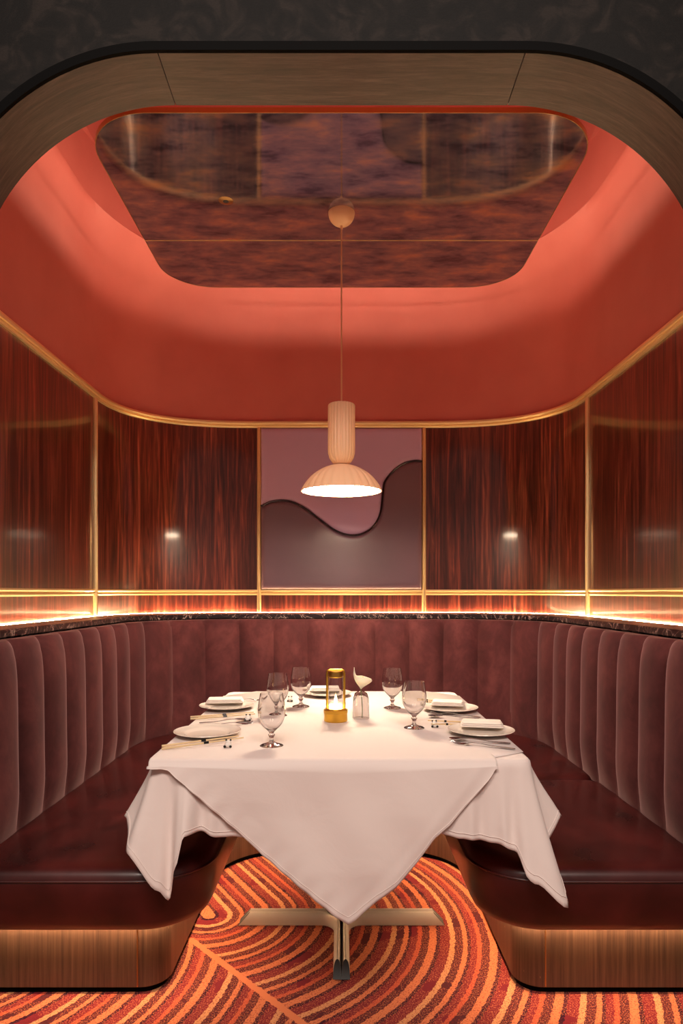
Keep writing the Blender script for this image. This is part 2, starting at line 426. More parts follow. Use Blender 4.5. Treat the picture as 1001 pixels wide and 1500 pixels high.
# turned lip, then the recess side wall
_n = plan_normals(RIM)
rows.append([(x-nx*0.004, y-ny*0.004, ZR+0.008) for (x, y), (nx, ny) in zip(RIM, _n)])
rows.append([(x-nx*0.048, y-ny*0.048, ZR+0.010) for (x, y), (nx, ny) in zip(RIM, _n)])
mb = MB().grid(rows)
struct(mb.build('ceiling', M['red'], angle=60))
mb = sweep(RIM, [(-0.045, ZR+0.005), (-0.045, 3.60), (-0.07, 3.60), (-0.07, ZR+0.005)])
struct(mb.build('wall_recess', M['red'], angle=60))
mb = MB()
mb.box(-1.36, 1.36, 3.816, 3.85, 3.60, 4.30)        # flat rear wall of the upper recess
mb.box(-1.36, -1.295, YF, 3.82, 3.60, 4.30); mb.box(1.295, 1.36, YF, 3.82, 3.60, 4.30)
mb.box(-1.36, 1.36, YF, 3.85, 4.30, 4.34)
mb.box(-1.36, 1.36, 3.816, 4.42, 3.60, 3.63)
struct(mb.build('wall_recess_upper', M['red'], smooth=False))

# arched opening
def arch(off=0.0):
    r = 0.60+off; w_ = 1.10+off
    R = [(w_, 0.0)]+[(w_, 2.1*i/6) for i in range(1, 6)]+arc(0.50, 2.10, r, 0, 90, 32)
    R += [(0.3, 2.70+off), (0.1, 2.70+off)]
    return R+[(-x, z) for x, z in reversed(R)]
A = arch(0.02)
def arch_wall(y0, y1, m, name, W=3.2, H=4.3):
    mb = MB(); n = len(A)
    out = []
    for x, z in A:     # project radially on to the outer rectangle
        if z <= 2.1: out.append((W if x > 0 else -W, z*H/2.1 if z > 0 else 0))
        else:
            out.append((max(-W, min(W, x*2.6)) if abs(x) < 1.12 else x, H))
    rows = [[(x, y0, z) for x, z in out], [(x, y0, z) for x, z in A], [(x, y1, z) for x, z in A], [(x, y1, z) for x, z in out]]
    mb.grid(rows)
    return mb.build(name, m, smooth=False)
struct(arch_wall(YB, YB+0.03, M['blackwall'], 'wall_front'))
struct(arch_wall(YF-0.03, YF, M['red'], 'wall_front_inner', 1.5, 4.34))
def lining(x0f, name):
    pts = [p for p in arch(0.0)]
    return pts
P0 = arch(0.0); P1 = arch(0.018)
def lin_piece(i0, i1, name):
    rows = []
    for i in range(i0, i1+1):
        (x, z), (X, Z) = P0[i], P1[i]
        rows.append([(x, YB-0.004, z), (x, YF+0.004, z), (X, YF+0.004, Z), (X, YB-0.004, Z)])
    mb = MB().grid(rows, close_u=True); e = (len(rows)-1)*4
    mb.f += [(0, 1, 2, 3), (e+3, e+2, e+1, e)]
    return struct(mb.build(name, M['soffit'], angle=35))
nq = [i for i, p in enumerate(P0) if abs(p[0]-0.5) < 1e-6 and p[1] > 2.6][0]
mq = len(P0)-1-nq
lin_piece(0, nq, 'trim_9'); lin_piece(mq, len(P0)-1, 'trim_10')
rows = []
for x in (0.4975, -0.4975):
    rows.append([(x, YB-0.004, 2.70), (x, YF+0.004, 2.70), (x, YF+0.004, 2.718), (x, YB-0.004, 2.718)])
mbp = MB().grid(rows, close_u=True); mbp.f += [(0, 1, 2, 3), (7, 6, 5, 4)]
struct(mbp.build('trim_11', M['soffit'], smooth=False))
# black bead around the opening's front
P2 = arch(0.0); P3 = arch(0.024)
rows = [[(x, YB-0.005, z), (x, YB-0.016, z+0.000), (X, YB-0.016, Z), (X, YB-0.002, Z)] for (x, z), (X, Z) in zip(P2, P3)]
struct(MB().grid(rows, close_u=True).build('trim_12', M['black'], angle=35))

# ---------------------------------------------------------------- mirrored ceiling panel
PX, PY0, PY1, PZ = 1.0, 2.557, 4.015, 3.03
def rrect(x0, x1, y0, y1, r, n=14, r2=None):
    r2 = r2 or r
    return arc(x1-r, y0+r, r, -90, 0, n)+arc(x1-r2, y1-r2, r2, 0, 90, n)+arc(x0+r2, y1-r2, r2, 90, 180, n)+arc(x0+r, y0+r, r, 180, 270, n)
cp = empty('ceiling_panel', (0, 3.286, PZ), 'brown mottled antique mirror panel hung below the red cove', 'ceiling panel')
def local(o, root):
    for v in o.data.vertices: v.co -= root.location
    return o
OUT = rrect(-PX, PX, PY0, PY1, 0.27)
SEAM = 3.482
front = [p for p in OUT if p[1] < SEAM-1e-6]; rear = [p for p in OUT if p[1] > SEAM+1e-6]
# order: OUT starts at bottom right going ccw
i_s = [i for i, p in enumerate(OUT) if p[1] > SEAM][0]; j_s = [i for i, p in enumerate(OUT) if p[1] > SEAM][-1]
frontp = OUT[:i_s]+[(PX, SEAM-0.002), (-PX, SEAM-0.002)]+OUT[j_s+1:]
rearp = [(PX, SEAM+0.002)]+OUT[i_s:j_s+1]+[(-PX, SEAM+0.002)]
for q in (frontp, rearp):
    mb = MB(); n = len(q)
    mb.add([(x, y, PZ) for x, y in q]+[(x, y, PZ+0.006) for x, y in q], [tuple(range(n)), tuple(range(2*n-1, n-1, -1))]+[(i, (i+1) % n, n+(i+1) % n, n+i) for i in range(n)])
    local(mb.build('mirror_sheet', M['mirror'], cp, smooth=False), cp)
mb = slab(OUT, 0, 0, [(0.004, PZ+0.006), (0.004, PZ+0.018)])
local(mb.build('backing_board', M['black'], cp, smooth=False), cp)
mb = MB().box(-PX+0.001, PX-0.001, SEAM-0.003, SEAM+0.003, PZ-0.0015, PZ+0.003)
local(mb.build('seam_strip', M['brass'], cp, smooth=False), cp)
nro = plan_normals(OUT, True)
mb = MB().grid([[(x+nx*a, y+ny*a, z) for (a, z) in ((0.0, PZ-0.001), (0.003, PZ-0.001), (0.003, PZ+0.019), (0.0, PZ+0.019))] for (x, y), (nx, ny) in zip(OUT, nro)], close_u=True, close_v=True)
local(mb.build('edge_trim', M['brass_dull'], cp), cp)
for x in (-0.5, 0.5):
    for y in (3.88, 3.95):
        local(MB().tube([(x, y, PZ+0.018), (x, y, 3.605)], 0.006, 8).build('suspension_rod', M['steel'], cp), cp)
INL = rrect(-PX+0.06, PX-0.06, PY0+0.06, PY1-0.06, 0.21)
led = MB().tube([(x, y, PZ+0.050) for x, y in INL], 0.011, 6, closed=True).build('light_strip', M['led_cove'])
tag(led, 'warm LED strip along the hidden top edge of the mirrored ceiling panel', 'light strip')
# sprinkler head
sp = empty('sprinkler', (-0.53, 3.13, PZ), 'small round sprinkler rose on the ceiling panel left of the lamp', 'sprinkler')
MB().lathe([(0.0001, -0.004), (0.020, -0.004), (0.032, -0.001), (0.034, 0.0)], 24).build('rose', M['brass_dull'], sp)
MB().lathe([(0.0001, -0.0062), (0.010, -0.006), (0.013, -0.0045), (0.014, -0.003)], 16).build('nozzle', M['dark_metal_hollow'], sp)

# ---------------------------------------------------------------- upholstered wall panel
up = empty('upholstered_panel', (0, 4.39, Z_MID+0.02), 'square padded wall panel in two leathers with a wavy piped seam', 'wall panel')
def Q(x, y): return ((370+x/3.707-500.5)*4.37/1001, CAM_H-(610+y/3.707-868)*4.37/1001)
wv = [Q(*p) for p in ((38, 493), (70, 475), (100, 463), (160, 456), (220, 466), (290, 502), (380, 570), (450, 618), (520, 643), (590, 638), (650, 603), (688, 545), (702, 480), (700, 420), (716, 360), (760, 300), (820, 257), (880, 241), (925, 244))]
def catmull(p, n=6):
    o = []
    for i in range(len(p)-1):
        a, b, c, d = p[max(i-1, 0)], p[i], p[i+1], p[min(i+2, len(p)-1)]
        for k in range(n):
            t = k/n
            o.append(tuple(0.5*((2*b[j])+(-a[j]+c[j])*t+(2*a[j]-5*b[j]+4*c[j]-d[j])*t*t+(-a[j]+3*b[j]-3*c[j]+d[j])*t**3) for j in range(len(b))))
    o.append(p[-1]); return o
W_ = catmull(wv)
W_ = [p for p in W_ if -0.509 < p[0] < 0.509]
xl, xr, zb, zt = -0.516, 0.516, Z_MID+0.022, Z_TRIM-0.022
W_ = [(xl, W_[0][1]+0.003)]+W_+[(xr, W_[-1][1])]
_m = [W_[0]]
for p in W_[1:]: _m.append((max(p[0], _m[-1][0]+0.0012), p[1]))
_k = (xr-xl)/(_m[-1][0]-xl); W_ = [(xl+(x-xl)*_k, z) for x, z in _m]
def pad(name, m, depth, lower):
    NR = 26; rows = []
    for (x, z) in W_:
        a, b = (zb, z) if lower else (z, zt)
        ts = [0.5-0.5*math.cos(PI*k/NR) for k in range(NR+1)]
        col = [(x, 4.394, a)]
        for t in ts:
            zz = a+(b-a)*t
            d = min(x-xl, xr-x, (zz-zb) if lower else (zt-zz), min(math.hypot(x-p[0], zz-p[1]) for p in W_))
            e = min(1, max(0, d)/0.028); col.append((x, 4.394-depth*(0.35+0.65*math.sqrt(1-(1-e)**2)), zz))
        rows.append(col+[(x, 4.394, b)])
    mb = MB().grid(rows)
    k = len(rows[0]); e = (len(rows)-1)*k
    mb.f += [tuple(range(k)), tuple(e+i for i in reversed(range(k)))]
    return local(mb.build(name, m, up, angle=60), up)
pad('lower_pad', M['leather_plum'], 0.030, True)['label'] = 'dark plum leather pad below the wave'
pad('upper_pad', M['leather_mauve'], 0.026, False)['label'] = 'mauve leather pad above the wave'
local(MB().tube([(x, 4.394-0.024, z) for x, z in W_], 0.006, 8).build('piping', M['piping'], up), up)

# ---------------------------------------------------------------- marble ledge and wall light strip
SHELF = ushape(1.15, 4.05, 0.55, 0.55, YF+0.006, 2.0, NS, NC, NB)
rows = []
nS = plan_normals(SHELF)
for (wx, wy), (x, y), (nx, ny) in zip(WALL, SHELF, nS):
    a = (wx*0.998, wy-0.004)
    qx, qy = (x-a[0]), (y-a[1]); ql = math.hypot(qx, qy); b = (a[0]+qx/ql*0.027, a[1]+qy/ql*0.027)
    rows.append([(a[0], a[1], 1.080), (a[0], a[1], 1.094), (b[0], b[1], 1.094), (b[0], b[1], 1.108), (x-nx*0.004, y-ny*0.004, 1.108), (x, y, 1.104), (x, y, 1.084), (x-nx*0.004, y-ny*0.004, 1.080)])
mb = MB().grid(rows, close_u=True); k = 8; e = (len(rows)-1)*k
mb.f += [tuple(range(k)), tuple(e+i for i in reversed(range(k)))]
tag(mb.build('marble_ledge', M['marble'], angle=30), 'dark veined marble ledge running along the top of the banquette back', 'ledge')
strip = [(x+nx*0.016, y+ny*0.016, 1.1052) for (x, y), (nx, ny) in zip(WALL, nrm)]
tag(MB().tube(strip, 0.0035, 6).build('light_strip', M['led_wall']), 'glowing warm light strip on the marble ledge at the foot of the walls', 'light strip')

# ---------------------------------------------------------------- banquette
bq = empty('banquette', (0, 3.0, 0), 'curved U-shaped booth sofa with channelled maroon velvet back and burgundy leather seat', 'banquette')
bq_group = None
NCH = 28; SPC = 14; NP = NCH*SPC+1
FOOT = resample(ushape(1.07, 3.93, 0.50, 0.50, YF+0.008, 2.0, 60, 120, 40), NP)
TOPP = resample(ushape(1.145, 4.045, 0.55, 0.55, YF+0.008, 2.0, 60, 120, 40), NP)
nF = plan_normals(FOOT)
# profile: (lean fraction foot->ledge, z, bulge scale)
VP = [(0.0, 0.44, 0.2), (0.0, 0.50, 0.7), (0.0, 0.58, 1.0), (0.02, 0.68, 1.0), (0.04, 0.80, 1.0), (0.06, 0.90, 1.0), (0.10, 0.97, 1.0), (0.18, 1.02, 1.0), (0.32, 1.055, 0.9), (0.52, 1.073, 0.8), (0.75, 1.079, 0.6), (0.97, 1.077, 0.3)]
VPs = catmull(VP, 3)
def chan_bulge(i):
    f = (i % SPC)/SPC; return 0.034*(1-abs(2*f-1)**2.6)
def back_section(c0, c1, nm='backrest'):
    rows = []
    for i in range(c0*SPC, c1*SPC+1):
        (fx, fy), (tx, ty), (nx, ny) = FOOT[i], TOPP[i], nF[i]
        endgap = 0.0
        b = chan_bulge(i)
        if i == c0*SPC or i == c1*SPC: b -= 0.012
        col = []
        for (l, z, bs) in VPs:
            zz = z + (b*0.35 if l > 0.25 and bs > 0.35 else 0)
            col.append((fx+(tx-fx)*l+nx*b*bs, fy+(ty-fy)*l+ny*b*bs, min(zz, 1.0795)))
        rows.append(col)
    mb = MB().grid(rows)
    return local(mb.build(nm, M['velvet'], bq, angle=75), bq)
back_section(0, 5); back_section(5, 23); back_section(23, 28)

# seat cushions: closed plan outlines, counter-clockwise
SX, SYF, SYR, JX = 0.385, 1.915, 3.14, 1.088
CUT = 2.87
def cush(outl, nm='seat_cushion'):
    prof = [(0.060, 0.268), (0.040, 0.270), (0.024, 0.280), (0.013, 0.300), (0.006, 0.335), (0.0, 0.380), (0.0, 0.415), (0.005, 0.437), (0.016, 0.450), (0.035, 0.458), (0.07, 0.462)]
    mb = slab(outl, 0, 0, prof)
    return local(mb.build(nm, M['leather'], bq, angle=60), bq)
def dens(p, n=16):
    o = []
    for i in range(len(p)):
        a, b = p[i], p[(i+1) % len(p)]; L = math.hypot(b[0]-a[0], b[1]-a[1]); k = max(1, int(L/0.05))
        o += [(a[0]+(b[0]-a[0])*j/k, a[1]+(b[1]-a[1])*j/k) for j in range(k)]
    return o
rr = 0.20
RC = 0.078
right_seat = arc(JX-RC, SYF+RC, RC, -90, 0, 6)+arc(JX-RC, CUT-RC, RC, 0, 90, 6)+arc(SX+RC, CUT-RC, RC, 90, 180, 6)+arc(SX+rr, SYF+rr, rr, 180, 270, 16)
cush(dens(right_seat))
# stitched seam rolls along the front seats
for sgn in (1, -1):
    pth = [(sgn*x, y) for x, y in [(SX-0.002, CUT-0.05)]+arc(SX+rr, SYF+rr, rr+0.002, 180, 270, 20)+[(JX-0.01, SYF-0.002)]]
    pts = [(x, y, 0.4255) for x, y in pth]
    local(MB().tube(pts, 0.0032, 6).build('seam', M['leather'], bq), bq)
R0 = 0.28
in_arc = arc(SX-R0, SYR-R0, R0, 0, 90, 14)
FOOTO = ushape(1.088, 3.955, 0.50, 0.50, 3.2, 2.0, 4, 24, 10)
# the left run and the rear of the seat are one long cushion (counter-clockwise)
longseat = arc(JX-RC, CUT+0.003+RC, RC, -90, 0, 6)+[(-x, y) for x, y in FOOTO]
longseat += arc(-JX+RC, SYF+RC, RC, 180, 270, 6)+arc(-SX-rr, SYF+rr, rr, 270, 360, 16)
longseat += [(-x, y) for x, y in in_arc]+[(x, y) for x, y in reversed(in_arc)][1:]+arc(SX+RC, CUT+0.003+RC, RC, 180, 270, 6)
cush(dens(longseat))
# plinth
PXI, PYF_, PYR = 0.54, 2.10, 3.22
half = [(JX, PYF_)]
pr = 0.085
rp = arc(PXI+pr, PYF_+pr, pr, 270, 180, 10)
ip = arc(PXI-0.3, PYR-0.3, 0.3, 0, 90, 14)
right_chain = [(JX, PYF_)]+rp+ip                      # front outer -> inner -> rear centre
ring = right_chain+[(-x, y) for x, y in reversed(right_chain)]
outer = ushape(JX, 3.94, 0.45, 0.45, PYF_, 2.0, 6, 16, 6)
ring = ring+outer[1:-1]
ring_ccw = list(reversed(ring))
def area(p): return sum(p[i][0]*p[(i+1) % len(p)][1]-p[(i+1) % len(p)][0]*p[i][1] for i in range(len(p)))
if area(ring_ccw) < 0: ring_ccw.reverse()
mb = slab(ring_ccw, 0, 0, [(0.0, 0.022), (0.0, 0.262)])
local(mb.build('plinth', M['bronze'], bq, angle=30), bq)
mb = slab(ring_ccw, 0, 0, [(0.014, 0.0), (0.014, 0.022)])
local(mb.build('toe_kick', M['black'], bq, angle=30), bq)
for sgn in (1, -1):
    local(MB().box(min(sgn*(PXI+pr), sgn*(PXI+pr+0.004)), max(sgn*(PXI+pr), sgn*(PXI+pr+0.004)), PYF_-0.002, PYF_+0.003, 0.024, 0.26).build('panel_joint', M['brass_dull'], bq, smooth=False), bq)
chain = right_chain+[(-x, y) for x, y in reversed(right_chain)]
nn = plan_normals(chain)
tube = [(x+nx*(-0.02), y+ny*(-0.02), 0.262) for (x, y), (nx, ny) in zip(chain, nn)]
def chk(p): return p[1] < PYF_ or True
sgnf = -1 if (chain[0][1]+nn[0][1]*(-0.02)) > PYF_ else 1
tube = [(x-sgnf*nx*0.030, y-sgnf*ny*0.030, 0.226) for (x, y), (nx, ny) in zip(chain, nn)]
fin = MB().grid([[(x-sgnf*nx*a, y-sgnf*ny*a, z) for (a, z) in ((0.042, 0.222), (0.045, 0.222), (0.045, 0.269), (0.042, 0.269))] for (x, y), (nx, ny) in zip(chain, nn)], close_u=True)
local(fin.build('light_shield', M['brass_dull'], bq, smooth=False), bq)  # added unseen fin that keeps the strip's light off the carpet
local(MB().tube(tube, 0.0045, 6).build('light_strip', M['led_seat'], bq), bq)

# ---------------------------------------------------------------- pendant lamp
LY = 3.23
pl = empty('pendant_lamp', (0, LY, PZ), 'cream fluted pendant lamp with a ball canopy hanging over the table', 'pendant lamp')
MB().lathe([(0.063*math.cos(a*PI/24), -0.063*math.sin(a*PI/24)) for a in range(0, 12)]+[(0.006, -0.0628), (0.006, -0.075), (0.0035, -0.080)], 36).build('canopy', M['lamp_body'], pl)
zt_, zb_ = 2.125-PZ, 1.842-PZ
MB().tube([(0, 0, -0.075), (0, 0, zt_-0.002)], 0.0035, 8).build('cord', M['cord'], pl)
fl = lambda a, r, z: 1+0.022*math.cos(a*24)
MB().lathe([(0.002, zt_), (0.058, zt_), (0.063, zt_-0.006), (0.063, zb_+0.07), (0.062, zb_+0.05), (0.056, zb_+0.028), (0.046, zb_+0.010), (0.036, zb_), (0.002, zb_)], 192, rfun=lambda a, r, z: fl(a, r, z) if r > 0.055 else 1+0.01*math.cos(a*24)).build('lamp_tube', M['lamp_body'], pl)
zr = 1.713-PZ
TM = math.radians(66)
prof = [(0.187*math.sin(t)/math.sin(TM), zr+(zb_-zr)*((math.cos(t)-math.cos(TM))/(1-math.cos(TM)))) for t in [0.004+k*(TM-0.004)/15 for k in range(16)]]
inn = [(r-0.005, z-0.002) for r, z in reversed(prof)]; inn[0] = (0.183, zr)
MB().lathe(prof+inn, 160, rfun=lambda a, r, z: 1+0.035*abs(math.cos(a*14))**0.7*min(1, max(0, (r-0.04)/0.1))).build('lamp_shade', M['lamp_body'], pl)
MB().lathe([(0.0002, zr+0.012), (0.178, zr+0.012), (0.178, zr+0.016), (0.0002, zr+0.016)], 64).build('diffuser', M['diffuser'], pl)
MB().tube([(0, 0, zb_+0.004), (0, 0, zr+0.016)], 0.02, 12).build('lamp_holder', M['lamp_body'], pl)

# ---------------------------------------------------------------- table
TX, TY0, TY1, TZ = 0.53, 1.90, 3.21, 0.765
TC = (TY0+TY1)/2
tb = empty('dining_table', (0, TC, 0), 'rectangular dining table on a brushed metal cross base, under white cloths', 'table')
mb = slab([(x, y-TC) for x, y in rrect(-TX+0.004, TX-0.004, TY0+0.004, TY1-0.004, 0.03, 5)], 0, 0, [(0, 0.735), (0, 0.762)])
mb.build('tabletop', mat('table_board', srgb(90, 60, 40), 0.6), tb)
MB().tube([(0, 0, 0.05), (0, 0, 0.733)], 0.045, 24).build('column', M['nickel'], tb)
MB().box(-0.2, 0.2, -0.2, 0.2, 0.715, 0.7345).build('mounting_plate', M['dark_metal_hollow'], tb, smooth=False)
# four bent half-round feet, each turning from a side arm into a long arm
def foot(sx, sy):
    L = 0.385; rb = 0.065; w2 = 0.0135
    path = [(sx*L, sy*w2)]+[(sx*(w2+rb)+0, sy*w2)]
    cx_, cy_ = sx*(w2+rb), sy*(w2+rb)
    path += [(cx_-sx*rb*math.sin(t), cy_-sy*rb*math.cos(t)) for t in [k*PI/2/8 for k in range(1, 9)]]
    path += [(sx*w2, sy*L)]
    pts = resample(path[:2], 8)[:-1]+path[1:-1]+resample(path[-2:], 8)[1:]
    n = len(pts); rows = []
    for i, (x, y) in enumerate(pts):
        a = pts[max(i-1, 0)]; b = pts[min(i+1, n-1)]; dx, dy = b[0]-a[0], b[1]-a[1]; l = math.hypot(dx, dy); nx, ny = dy/l, -dx/l
        row = []
        for k in range(15):
            t = PI*k/14; o = 0.0135*math.cos(t); z = 0.004+0.044*math.sin(t)**0.8
            # slanted cut at the ends
            e = 0
            if i == 0: e = 0.045*(z/0.048)
            if i == n-1: e = -0.045*(z/0.048)
            row.append((x+nx*o+dx/l*e, y+ny*o+dy/l*e, z))
        rows.append(row)
    mb = MB().grid(rows, close_u=True)
    o = mb.build('foot', M['nickel'], tb, angle=50)
    for ii in (0, n-1):
        c = MB(); q = rows[ii]; c.add(q, [tuple(range(len(q)))]); c.build('foot_end_shade', M['dark_metal_hollow'], o, smooth=False)  # dark cap painted in for the shade inside the open foot
for sx in (1, -1):
    for sy in (1, -1): foot(sx, sy)

# ---- under cloth
def interp(t, pts):
    if t <= pts[0][0]: return pts[0][1:]
    for a, b in zip(pts, pts[1:]):
        if t <= b[0]:
            k = (t-a[0])/(b[0]-a[0]); k = k*k*(3-2*k); return tuple(a[j]+(b[j]-a[j])*k for j in range(1, len(a)))
    return pts[-1][1:]
CZ = 0.770
# keyed by distance along the hem from the near corner: + along the front edge, - back along the side: (s, outward offset, bottom z)
KL = [(-1.31, 0.02, 0.57), (-0.45, 0.03, 0.565), (-0.30, 0.05, 0.555), (-0.18, 0.035, 0.57), (-0.10, 0.060, 0.585), (-0.04, 0.085, 0.60), (0.0, 0.070, 0.53), (0.035, 0.050, 0.43), (0.058, 0.045, 0.395), (0.085, 0.060, 0.50), (0.105, 0.055, 0.578), (0.14, 0.020, 0.578), (0.19, 0.008, 0.560), (0.53, 0.006, 0.562)]
KR = [(-1.31, 0.02, 0.57), (-0.45, 0.03, 0.565), (-0.30, 0.05, 0.56), (-0.18, 0.035, 0.57), (-0.09, 0.095, 0.585), (-0.055, 0.090, 0.60), (-0.03, 0.060, 0.53), (0.0, 0.105, 0.393), (0.025, 0.070, 0.455), (0.055, 0.045, 0.530), (0.10, 0.020, 0.548), (0.20, 0.015, 0.558), (0.30, 0.006, 0.580), (0.53, 0.006, 0.59)]
path = []
rc = 0.035
def addline(a, b, n):
    for i in range(n): path.append((a[0]+(b[0]-a[0])*i/n, a[1]+(b[1]-a[1])*i/n))
addline((0, TY0), (TX-rc, TY0), 90); path += arc(TX-rc, TY0+rc, rc, -90, 0, 16)[:-1]
addline((TX, TY0+rc), (TX, TY1-rc), 160); path += arc(TX-rc, TY1-rc, rc, 0, 90, 12)[:-1]
addline((TX-rc, TY1), (-TX+rc, TY1), 90); path += arc(-TX+rc, TY1-rc, rc, 90, 180, 12)[:-1]
addline((-TX, TY1-rc), (-TX, TY0+rc), 160); path += arc(-TX+rc, TY0+rc, rc, 180, 270, 16)[:-1]
addline((-TX+rc, TY0), (0, TY0), 90)
pn = plan_normals(path, True)
NV = 26; rows = [[] for _ in range(NV+5)]
for (x, y), (nx, ny) in zip(path, pn):
    right = x >= 0; K = KR if right else KL
    if y < TY0+0.02 and abs(x) < TX-0.012: s = TX-abs(x)
    elif y > TY1-0.02 and abs(x) < TX-0.05: s = -(TY1-TY0)-0.1
    else: s = -(y-TY0)+0.0
    if abs(x) > TX-rc and y < TY0+rc: s = ((TX-abs(x))-(y-TY0))
    off, zb0 = interp(s, K)
    if y > TY1-0.3:
        cd = math.hypot(TX-abs(x), TY1-y); zb0 = min(zb0, 0.57-0.14*math.exp(-(cd/0.09)**2)); off = 0.02+0.06*math.exp(-(cd/0.12)**2)
    # diagonal fall direction in the corners
    cw = math.exp(-(s/0.10)**2) if y < TC else 0
    rows[0].append((x-nx*0.03, y-ny*0.03, CZ)); rows[1].append((x-nx*0.012, y-ny*0.012, CZ)); rows[2].append((x-nx*0.003, y-ny*0.003, CZ-0.002)); rows[3].append((x+nx*0.003, y+ny*0.003, CZ-0.009))
    for k in range(NV+1):
        v = (k+1)/(NV+1); z = CZ-0.012-(CZ-0.012-zb0)*v
        drop = (CZ-z)/0.4
        fold = math.exp(-(s/0.22)**2)*(0.014*math.sin(s*2*PI/0.085+0.7)+0.006*math.sin(s*2*PI/0.043+1.9))*min(1, v*1.3) if y < TC else 0.006*math.sin(s*2*PI/0.21)*v
        o = 0.005+off*(v**1.15)+fold*0.8
        rows[4+k].append((x+nx*o, y+ny*o, z))
mb = MB().grid(rows, close_u=True)
# flat top in strips so that it stays a clean surface
hemrow = [p for p in rows[-3]]
top = rows[0]; n = len(top); o0 = len(mb.v); mb.v.append((0, TC, CZ)); mb.f += [(i, (i+1) % n, o0) for i in range(n)]
o = mb.build('tablecloth', M['cloth'], angle=80)
md = o.modifiers.new('thickness', 'SOLIDIFY'); md.thickness = 0.0014; md.offset = -1
tag(o, 'white under tablecloth with long corner folds hanging over the leather seats', 'tablecloth')
hm = MB().tube([(x+nx*0.0012, y+ny*0.0012, z) for (x, y, z), (nx, ny) in zip(hemrow, pn)], 0.0008, 5, closed=True).build('hem', M['cloth'], o)
# ---- overlay cloth: laid on the diagonal, its point hanging in front
def fz(px, py, Y=1.872): return ((px-500.5)*Y/1001, CAM_H-(py-868)*Y/1001)
hl = [fz(*p) for p in ((214, 1122), (246, 1130), (285, 1163), (353, 1224), (385, 1254), (423, 1285), (461, 1315), (490, 1338), (510, 1352), (520, 1346), (551, 1318), (581, 1297), (612, 1262), (636, 1228), (660, 1209), (683, 1182), (717, 1144), (731, 1123))]
def hem(x):
    if x <= hl[0][0]: return hl[0][1]
    for a, b in zip(hl, hl[1:]):
        if x <= b[0]: return a[1]+(b[1]-a[1])*(x-a[0])/(b[0]-a[0])
    return hl[-1][1]
x0, x1 = hl[0][0], hl[-1][0]
NXc = 150; rows = []
for i in range(NXc+1):
    x = x0+(x1-x0)*i/NXc; col = []
    xt = max(-TX-0.004, x)
    for k in range(5): col.append((xt, TY0+0.06-0.05*k/4, CZ+0.0022))
    col += [(xt, TY0+0.002, CZ+0.0015), (xt, TY0-0.008, CZ-0.004), (xt, TY0-0.0125, CZ-0.014)]
    zb1 = min(hem(x), CZ-0.02)
    for k in range(1, 41):
        v = k/40; z = CZ-0.014-(CZ-0.014-zb1)*v; dz = CZ-z
        edge = min(1, (z-zb1)/0.08)
        wv_ = 0.006*math.sin(x*9+2.0+dz*7)*min(1, dz/0.15)+0.003*math.sin(x*31-dz*16)*min(1, dz/0.2)
        under = interp(TX-abs(x), KR if x > 0 else KL)[0]*min(1, dz/0.2)**1.15
        lift = under*max(0, 1-max(0, TX-abs(x)-0.0)/0.20) if dz < 0.25 else 0
        yy = TY0-0.017-0.018*min(1, dz/0.3)-lift*0.9+wv_+0.006*math.sin((x*1.3+dz)*60)*(1-edge)*0.35
        yy = min(yy, TY0-0.0125-min(dz, .2)*.05)
        col.append((x, yy, z))
    rows.append(col)
mb = MB().grid(rows)
# the part lying on the table: a diamond clipped by the edges, sharing the flap's first row
K0 = len(rows[0]); first = [i*K0 for i in range(NXc+1)]
q = [(x1+0.0005, TY0+0.02), (TX-0.002, TY0+0.085), (TX-0.002, TY1-0.15), (0.40, TY1-0.01), (-0.40, TY1-0.01), (-TX+0.002, TY1-0.15)]
o0 = len(mb.v); mb.v += [(x, y, CZ+0.0022) for x, y in q]
mb.f.append(tuple(first+[o0+i for i in range(len(q))]))
o = mb.build('overlay_tablecloth', M['cloth'], angle=80)
md = o.modifiers.new('thickness', 'SOLIDIFY'); md.thickness = 0.0016; md.offset = 0
tag(o, 'white overlay tablecloth laid cornerwise with a pointed flap down the front', 'tablecloth')
def rim_pt(c):
    x, y, z = c[-3]; return (x, y-0.0014, z)
hm2 = MB().tube([rim_pt(c) for c in rows[2:-2]], 0.0008, 5).build('hem', M['cloth'], o)
SURF = CZ+0.0032
# hem stitching welt along the flap's edge
# ---------------------------------------------------------------- tableware
def at(px, py, h=SURF):
    Y = (CAM_H-h)*1001/(py-868); return ((px-500.5)*Y/1001, Y, h)
# goblets
def goblet():
    e = empty('goblet', at(398, 1092), '', 'glass', 'stemmed water goblets on the table')
    outp = [(0.0003, 0.0), (0.033, 0.0), (0.0335, 0.002), (0.028, 0.005), (0.012, 0.010), (0.0065, 0.016), (0.006, 0.024), (0.010, 0.031), (0.010, 0.034), (0.007, 0.039), (0.014, 0.047), (0.029, 0.062), (0.038, 0.080), (0.0415, 0.100), (0.041, 0.120), (0.0375, 0.142), (0.0345, 0.158)]
    inp = [(0.0330, 0.158), (0.0358, 0.142), (0.0392, 0.120), (0.0397, 0.100), (0.0362, 0.081), (0.0272, 0.0645), (0.012, 0.051), (0.0003, 0.047)]
    MB().lathe(catmull(outp, 3)+catmull(inp, 3), 40).build('bowl', M['glass'], e)
    return e
g0 = goblet(); g0['label'] = 'stemmed glass goblet nearest the camera, beside the front left chopsticks'
for (px, py, lab) in ((407, 1048, 'stemmed glass goblet directly behind the nearest left goblet'),
                      (441, 1035, 'stemmed glass goblet farthest back on the left, next to the gold lantern'),
                      (575, 1037, 'stemmed glass goblet farthest back on the right, beside the white flower'),
                      (607, 1066, 'stemmed glass goblet on the right, standing nearer than the other right one')):
    dup(g0, at(px, py), 0, lab)
